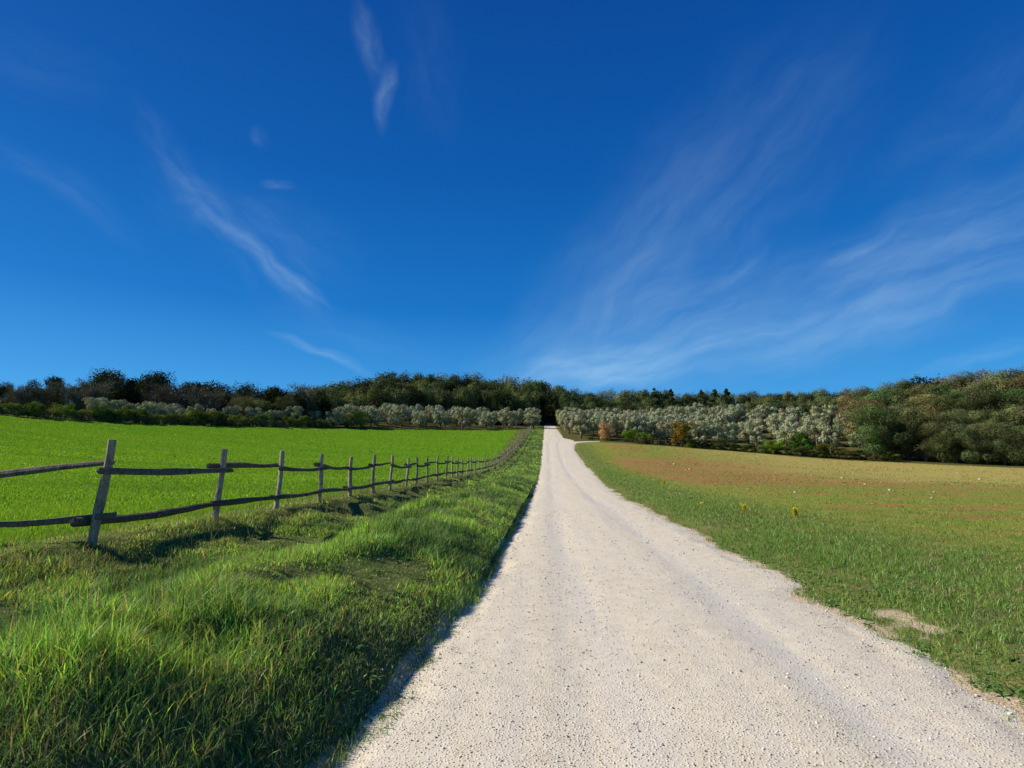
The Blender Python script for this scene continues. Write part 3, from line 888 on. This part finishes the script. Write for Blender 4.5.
# --- far left dark evergreens
for px, top, w in ((-30, 380, 1.2), (0, 381, 1.1), (26, 377, .9), (52, 374, .9), (100, 367, 1.0), (108, 369, 1), (126, 374, .9), (146, 371, .9), (157, 368, .9), (182, 381, 1), (195, 379, 1.1), (212, 380, 1.1), (228, 382, 1.0), (242, 381, 1.1), (264, 386, 1.2), (276, 384, 1.2), (289, 388, 1.2)):
    plant_px(R.choice(DARK), px, 158 + R.uniform(-6, 6), top, 'near black evergreen tree on the skyline behind the far left hedge', 'tree', 'dark evergreens on the left skyline', w * 1.15, hmax=18)
for px, top in ((10, 388), (38, 386), (75, 384), (95, 386), (115, 384), (135, 386), (150, 386), (190, 390), (222, 390), (240, 391)):
    plant_px(R.choice(DARK), px, 148, top, 'near black evergreen tree on the skyline behind the far left hedge', 'tree', 'dark evergreens on the left skyline', 1.25, hmax=15)
bare_specs = [(14, 380, 'brown leafless tree at the left edge of the photo'), (36, 381, 'brown leafless tree second from the left behind the field'), (55, 378, 'wide brown leafless tree in the middle of the left clump'), (72, 379, 'reddish brown leafless tree right of the middle of the left clump'),
              (90, 374, 'grey brown leafless tree beside the tallest dark evergreen'), (166, 377, 'tall thin bare tree right of the twin dark evergreens'), (166, 389, 'low brown bare tree under the twin evergreens'), (204, 381, 'rounded brown bare tree standing alone in front of the dark evergreens'), (241, 390, 'brown bare tree over the hedge where the left skyline dips'), (250, 394, 'yellowish thin tree beside the gap in the left skyline'), (304, 381, 'reddish bare tree at the left end of the tall forest')]
for i, (px, top, lab) in enumerate(bare_specs):
    plant_px(BARE[i % 3], px, 138 + (px % 7), top, lab, 'bare tree', None, 1.15, hmax=16)

# --- hedge along the far edge of the left field
HEDGE_G = [variant(SHRUB[0], (1.9, 1.7, 1.5)), variant(SHRUB[1], (1.2, 1.2, 1.2)), variant(SHRUB[2], (2.2, 1.8, 1.6)), variant(SHRUB[3], (1.6, 1.5, 2.0))]
px = -25
while px < 335:
    x, y = along(px, 100)
    # walk outwards to the edge of the field
    d_ = 90
    while True:
        x, y = along(px, d_)
        if y > edge_y(x) + 2.0 or d_ > 170: break
        d_ += .5
    plant(R.choice(HEDGE_G), x, y, R.uniform(1.5, 3.4), 'olive green bush in the unbroken hedge along the far edge of the left field', 'bush', 'hedge bushes behind the left field', R.uniform(.9, 1.3), name='hedge_bush')
    px += R.uniform(6, 9)
# rusty, pale and dark individuals in that hedge line
def edge_point(px, extra=2.0):
    d_ = 50
    while d_ < 190:
        x, y = along(px, d_)
        if y > edge_y(x) + extra: break
        d_ += .5
    return x, y, d_
spec = [(246, 395, RUSTY[0], 'rusty brown small tree over the hedge left of the olives'), (262, 398, variant(OAK[1], (1.5, 1.5, 1.4)), 'grey green small tree in the hedge below the dip in the left skyline'), (283, 393, variant(BIG[2], (.9, .95, 1.1)), 'dark green upright tree standing in the hedge left of the olives'), (312, 404, RUSTY[1], 'low rusty bush at the foot of the tall forest left'), (322, 392, DARK[0], 'very dark rounded tree in front of the forest left end'), (301, 391, DARK[2], 'dark tree breaking the olive row at the left end of the forest')]
for px, top, pr, lab in spec:
    x, y, d_ = edge_point(px, 13)
    plant_px(pr, px, d_ + 1, top, lab, 'tree', None, 1.2)
x, y, d_ = edge_point(355, 3)
plant_px(variant(SHRUB[2], (2.4, 2.1, 2.2)), 357, d_, 409, 'pale yellow green bush at the left end of the olive row', 'bush', None, 1.1, name='pale_bush')
plant_px(variant(SHRUB[1], (1.3, .8, 1.0)), 348, d_ - 1, 421, 'low reddish brown bush under the pale bush at the field edge', 'bush', None, 1.0, name='brown_bush')

# --- olives
def olives_left():
    for row in range(5):
        px = 95 + row * 3
        while px < 546:
            x, y, d_ = edge_point(px, 4 + row * 7.5 if px > 330 else 9 + row * 9)
            if x > -3.6: px += 5; continue
            front = row == 0 and px > 335
            if px < 335:
                lab, grp = 'silvery olive tree showing over the hedge behind the left field', 'olives behind the left hedge'
                if row > 2: px += 20; continue
            elif front:
                lab, grp = 'rounded grey green olive tree in the front row beyond the green field', 'front row olives left of the road'
            else:
                lab, grp = 'grey green olive tree in the rows behind the front row left of the road', 'rear olives left of the road'
            plant(R.choice(OLIVE), x, y, R.uniform(4.3, 6.0) * (1 if px > 335 else .82), lab, 'olive tree', grp, R.uniform(.95, 1.2))
            px += R.uniform(19, 26) * (1 if px > 335 else .9)
olives_left()

def olives_right():
    n = 0
    for row in range(9):
        y0 = 9 + row * 6.6
        x = 5.0 + (row % 2) * 2.6 if row else 7
        while x < 84:
            yy = float(edge_y(x)) + y0 + R.uniform(-.8, .8)
            if x < 12: yy = max(yy, 117 + row * 6.6)
            if yy > 186: x += 5.4; continue
            pp = project(np.array([x, yy, float(terrain(x, yy))]))[0][0]
            if pp > 878 - row * 2: break
            h = R.uniform(4.6, 5.9)
            if project(np.array([x, yy, float(terrain(x, yy)) + h]))[1][0] < 402: break
            front = row == 0
            lab = ('grey green olive tree in the front row facing the right hand field' if front else 'silvery olive tree in the dense grove rising behind the front row on the right')
            if (x < 7 and row < 2):
                e = plant(R.choice(OLIVE), x, yy, h + .6, 'olive beside the road at the side track, %s' % ('nearest' if row == 0 else 'second in line'), 'olive tree', None, 1.1)
            else:
                plant(R.choice(OLIVE), x, yy, h, lab, 'olive tree', 'front row olives on the right' if front else 'grove olives on the right', R.uniform(1.0, 1.2))
            x += R.uniform(4.8, 6.2)
olives_right()

# --- edge shrubs and coloured trees along the right field
GOLD = variant(BARE[0], (1, 1, 1))
gold = tree_proto('autumn_tree', 'shrub', 701, M_LEAF, .015, .2); gold = (gold[0], recolor(gold[1], (3.1, 1.55, 1.1), 'gold'), gold[2])
rust = tree_proto('autumn_tree', 'oak', 702, M_LEAF, .02, .3); rust = (rust[0], recolor(rust[1], (3.6, 1.9, 2.2), 'rust'), rust[2])
brightg = variant(SHRUB[0], (1.35, 1.55, .7)); bright2 = variant(SHRUB[3], (1.0, 1.45, .7)); darkb = variant(SHRUB[1], (.5, .5, .55)); greyb = variant(SHRUB[2], (1.5, 1.1, 1.7))
for px, top, off, pr, lab, nm, w in [
    (605, 421, 5, rust, 'small rusty round headed tree near the road junction', 'autumn_tree', 1.5),
    (633, 429, 3, brightg, 'wide yellow green bush left of the golden tree', 'green_bush', 1.9),
    (682, 420, 2.5, gold, 'golden orange autumn tree at the far edge of the right field', 'autumn_tree', .95),
    (693, 439, 1.5, bright2, 'low green bush at the foot of the golden tree', 'green_bush', 1.6),
    (718, 437, 3, greyb, 'grey green bush right of the golden tree', 'grey_bush', 1.5),
    (799, 431, 3, bright2, 'bright green bush, the taller one of the pair at the right field edge', 'green_bush', 1.0),
    (775, 438, 2.5, brightg, 'bright green low bush left of the taller bright bush', 'green_bush', 1.4),
    (822, 442, 2.5, variant(SHRUB[2], (1.2, .95, .9)), 'dull olive green bush right of the bright green pair', 'green_bush', 1.5),
    (660, 437, 3, darkb, 'low dark bush between the yellow green bush and the golden tree', 'dark_bush', 1.6),
    (590, 437, 4, variant(SHRUB[3], (.9, 1.0, .8)), 'low green bush beside the side track', 'green_bush', 1.6)]:
    x, y, d_ = edge_point(px, off)
    plant_px(pr, px, d_, top, lab, 'tree' if 'tree' in nm else 'bush', None, w, name=nm, hmin=.8)
px = 640
while px < 900:
    x, y, d_ = edge_point(px, 2)
    plant(R.choice([darkb, darkb, HEDGE_G[1], greyb]), x, y, R.uniform(.9, 1.7), 'low dark bramble bush in the strip between the right field and the olives', 'bush', 'brambles along the right field edge', R.uniform(1.3, 1.9), name='bramble_bush')
    px += R.uniform(7, 12)

# --- the wooded hill on the right
cols = [(BIG, 'green leafy tree on the wooded hill at the right', 'green trees on the right hill'), (GREENER, 'deep green tree on the wooded hill at the right', 'deep green trees on the right hill'), (RUSTY, 'tan brown autumn tree on the wooded hill at the right', 'brown trees on the right hill'), (DARK, 'very dark evergreen on the wooded hill at the right', 'dark trees on the right hill')]
for k, (off, up) in enumerate(((5, 52), (14, 36), (26, 20), (40, 8), (54, 0))):
    px = 868 - k * 4 + R.uniform(0, 8)
    while px < 1075:
        x, y, d_ = edge_point(px, off)
        full = skyline(px); base_py = float(np.interp(px, [860, 900, 1024], [400, 425, 432]))
        top = full + (base_py - full) * up / 62 + R.uniform(-3, 4)
        pr, lab, grp = R.choices(cols, [4, 2.6, 1.6, 1.6 if k else .8])[0]
        plant_px(R.choice(pr), px, d_, top, lab, 'tree', grp, R.uniform(1.05, 1.4), hmin=3.5, hmax=21)
        px += R.uniform(14, 22) * (1 if k else .8)

# --- thin far fence behind the left field
def small_fence(name, pxs, extra, label, h=1.1):
    e = bpy.data.objects.new(name, None); COL.objects.link(e)
    P = []
    for p in pxs:
        x, y, _ = edge_point(p, extra); P.append((x, y, float(terrain(x, y))))
    e.location = P[0]; tag(e, label, 'fence'); L0 = np.array(P[0])
    for i, q in enumerate(P):
        o = link('post', PM, e, np.array(q) - L0)
    for i in range(len(P) - 1):
        for hh in (.45, .95):
            a, b = np.array(P[i]) - L0, np.array(P[i + 1]) - L0
            g = tube([np.zeros(3), (b - a) / 2, b - a], [.04, .035, .04], 5, .1, i)
            o = link('rail', mesh_poly('rail', g, M_RAIL), e, a + np.array([0, 0, hh]))
PM = mesh_poly('post', tube([(0, 0, -.2), (0, 0, .6), (.01, 0, 1.25)], [.06, .055, .05], 6, .1, 2), M_RAIL)
small_fence('rail_fence', list(np.arange(-12, 300, 6.5)), 1.0, 'low dark rail fence at the far left field edge below the hedge')
small_fence('rail_fence', list(np.arange(644, 706, 7)), 1.6, 'low weathered rail fence behind the right field near the golden tree')

# --- yellow flowering weeds on the right verge
def weed_proto():
    rs = np.random.default_rng(5); n = 42
    stems, lv = [], []
    for i in range(n):
        a = rs.uniform(0, 6.28); L = rs.uniform(.5, 1); s = rs.uniform(.05, .45)
        e = np.array([math.cos(a) * s, math.sin(a) * s, L]); stems.append(tube([(e[0] * .1, e[1] * .1, 0), e * .55 * np.array([.8, .8, 1]), e], [.014, .01, .004], 4, 0, i, cap=False))
        for t in np.linspace(.35, 1, 12): lv.append(e * t + rs.normal(0, .035, 3))
    lv = np.array(lv); v, f = leaf_quads(lv, rnd_dir(len(lv), rs), .16, rs, .6)
    c = np.repeat(np.array([(.75, .60, .04)]) * (1 + rs.normal(0, .2, (len(lv), 1))), 4, axis=0)
    return mesh_np('leaves', v, f, M_LEAF, c), mesh_poly('stem', join_geo(stems), M_BARK)
WL, WS = weed_proto()
for px, py, h, lab in [(795, 517, .26, 'bright yellow weed clump on the grass strip, nearest and largest'), (744, 511, .22, 'yellow green weed clump left of the brightest one on the grass strip'), (779, 508, .12, 'small yellow weed between the two larger clumps'), (664, 484, .26, 'yellow weed clump halfway up the grass strip beside the track'), (625, 476, .26, 'yellow weed clump farthest up the grass strip'), (702, 505, .12, 'faint low yellow weed nearest the track edge')]:
    p = at(px, py)
    e = bpy.data.objects.new('yellow_weed', None); COL.objects.link(e); e.location = (p[0], p[1], float(terrain(p[0], p[1])) - .01)
    e.scale = (h, h, h); e.rotation_euler.z = px; tag(e, lab, 'weed', 'yellow weeds on the grass strip')
    link('foliage', WL, e); link('stem', WS, e)

# ------------------------------------------------------------------ sky
W = NT('World', world=True); SC.world = W.m
sky = W.n('ShaderNodeTexSky', sky_type='NISHITA'); sky.sun_disc = False
sky.sun_elevation = SUN_EL; sky.sun_rotation = SUN_AZ
sky.air_density = 1.0; sky.dust_density = .15; sky.ozone_density = 3.0; sky.altitude = 200
hs = W.n('ShaderNodeHueSaturation'); W.l(sky.outputs[0], hs.inputs['Color']); hs.inputs['Saturation'].default_value = 1.25; hs.inputs['Value'].default_value = 1.0
base = W.mix(1.0, hs.outputs[0], (.50, .80, 1.05), 'MULTIPLY')
sz = W.n('ShaderNodeSeparateXYZ'); W.l(W.n('ShaderNodeTexCoord').outputs['Generated'], sz.inputs[0])
cr = W.n('ShaderNodeValToRGB'); W.l(sz.outputs[2], cr.inputs[0])
els = cr.color_ramp.elements
els[0].position = 0.0; els[0].color = (.75, 3.1, 6.0, 1)
els[1].position = .75; els[1].color = (.01, .36, 2.0, 1)
for p_, c_ in ((.10, (.32, 2.35, 5.4, 1)), (.26, (.03, 1.18, 3.9, 1)), (.46, (.01, .70, 2.9, 1))):
    e_ = els.new(p_); e_.color = c_
base = W.mix(.86, base, cr.outputs[0])
# cirrus, fixed to compass directions
tc = W.n('ShaderNodeTexCoord').outputs['Generated']
cp, sp, cy, sy = math.cos(PITCH), math.sin(PITCH), math.cos(YAW), math.sin(YAW)
def dot(v):
    nd = W.n('ShaderNodeVectorMath', operation='DOT_PRODUCT'); W.l(tc, nd.inputs[0]); nd.inputs[1].default_value = v; return nd.outputs['Value']
w_ = W.math('MAXIMUM', dot((-sy * cp, cy * cp, sp)), .05)
u_ = W.math('DIVIDE', dot((cy, sy, 0)), w_); v_ = W.math('DIVIDE', dot((sy * sp, -cy * sp, cp)), w_)
cmb = W.n('ShaderNodeCombineXYZ'); W.l(u_, cmb.inputs[0]); W.l(v_, cmb.inputs[1]); uv = cmb.outputs[0]
wn = W.n('ShaderNodeTexNoise'); wn.inputs['Scale'].default_value = 5; wn.inputs['Detail'].default_value = 3; W.l(uv, wn.inputs['Vector'])
sub = W.n('ShaderNodeVectorMath', operation='SUBTRACT'); W.l(wn.outputs['Color'], sub.inputs[0]); sub.inputs[1].default_value = (.5, .5, .5)
scl = W.n('ShaderNodeVectorMath', operation='SCALE'); W.l(sub.outputs[0], scl.inputs[0]); scl.inputs[3].default_value = .10
add = W.n('ShaderNodeVectorMath', operation='ADD'); W.l(uv, add.inputs[0]); W.l(scl.outputs[0], add.inputs[1]); uvw = add.outputs[0]
def streak(px, py, half, wid, ang, amt, thr=(.35, .75), fine=14, stretch=6):
    """soft ellipse of wispy cirrus; px-style centre and size, ang in degrees down to the right"""
    c = ((px - 512) / F, (384 - py) / F, 0); a = math.radians(-ang)
    m1 = W.mapping(uvw, c, (0, 0, a), (half / F, wid / F, 1), 'TEXTURE')
    g = W.n('ShaderNodeTexGradient', gradient_type='SPHERICAL'); W.l(m1, g.inputs[0])
    m2 = W.mapping(uvw, c, (0, 0, a), (stretch / fine / 3, 1 / fine / 3 * 1.3, 1), 'TEXTURE')
    n = W.noise(1.0, m2, 6, .58)
    return W.math('MULTIPLY', W.math('MULTIPLY', W.ramp(g.outputs['Fac'], 0, .9), W.ramp(n, thr[0] - .12, thr[1] + .1)), amt)
S = [
    (372, 40, 62, 15, 72, .26, (.3, .7), 18, 4), (391, 92, 40, 12, 98, .36, (.25, .65), 20, 3), (430, 60, 120, 40, 80, .06, (.3, .8), 14, 4),
    (170, 150, 90, 26, 55, .13, (.35, .75), 20, 5), (210, 210, 90, 24, 44, .22, (.34, .72), 20, 5), (265, 265, 95, 16, 38, .34, (.32, .7), 22, 5), (300, 282, 60, 8, 30, .35, (.3, .7), 22, 5), (245, 235, 150, 60, 40, .16, (.35, .8), 14, 5), (300, 240, 90, 50, 30, .10, (.35, .8), 14, 4),
    (325, 353, 70, 8, 20, .42, (.25, .7), 20, 6), (285, 188, 22, 9, 20, .24, (.3, .7), 22, 2), (260, 130, 16, 9, 60, .14, (.3, .7), 22, 2), (350, 330, 130, 30, 15, .10, (.3, .8), 14, 5),
    (60, 185, 130, 26, 32, .12, (.3, .75), 14, 7), (30, 60, 120, 50, 20, .07, (.3, .8), 12, 6),
    (640, 340, 230, 85, -25, .42, (.28, .80), 10, 6), (590, 365, 120, 30, -8, .62, (.3, .75), 16, 5), (700, 352, 170, 12, -20, .48, (.3, .75), 18, 8), (620, 378, 140, 16, -4, .45, (.3, .75), 16, 6),
    (860, 300, 380, 85, -18, .42, (.26, .82), 10, 8), (880, 318, 300, 30, -17, .34, (.28, .75), 14, 9), (860, 255, 70, 9, -27, .30, (.3, .7), 20, 6), (950, 235, 260, 60, -30, .34, (.28, .80), 10, 8), (740, 268, 60, 8, -32, .16, (.3, .7), 20, 5),
    (700, 215, 330, 120, -48, .24, (.25, .85), 8, 6), (620, 270, 240, 70, -55, .22, (.25, .85), 10, 6), (980, 360, 100, 14, -14, .25, (.3, .7), 14, 6), (1000, 110, 220, 90, -35, .12, (.3, .8), 9, 6), (520, 340, 90, 40, -40, .16, (.3, .8), 12, 4)]
tot = None
for s in S:
    k = streak(*s); tot = k if tot is None else W.math('ADD', tot, k)
tot = W.math('MULTIPLY', W.math('MINIMUM', tot, .9), .36)
bw = W.mix(tot, base, (4.7, 6.5, 7.3))
bg = W.n('ShaderNodeBackground'); W.l(bw, bg.inputs[0]); bg.inputs[1].default_value = .105
W.l(bg.outputs[0], W.out.inputs[0])

# ------------------------------------------------------------------ sun, camera, colour
sl = bpy.data.lights.new('sun', 'SUN'); sl.energy = 4.9; sl.angle = math.radians(.53); sl.color = (1, .93, .82)
so = bpy.data.objects.new('sun', sl); COL.objects.link(so)
sd = Vector((math.sin(SUN_AZ) * math.cos(SUN_EL), math.cos(SUN_AZ) * math.cos(SUN_EL), math.sin(SUN_EL)))
so.rotation_euler = sd.to_track_quat('Z', 'Y').to_euler()

cam = bpy.data.cameras.new('camera'); co = bpy.data.objects.new('camera', cam); COL.objects.link(co)
cam.sensor_width = 36; cam.lens = 36 * F / 1024; cam.clip_start = .05; cam.clip_end = 8000
co.location = EYE; co.rotation_euler = (math.pi / 2 + PITCH, 0, YAW)
SC.camera = co
SC.view_settings.view_transform = 'Standard'; SC.view_settings.look = 'None'; SC.view_settings.gamma = 1
SC.view_settings.exposure = 0.42
SC.cycles.max_bounces = 6; SC.cycles.diffuse_bounces = 3; SC.cycles.transmission_bounces = 3
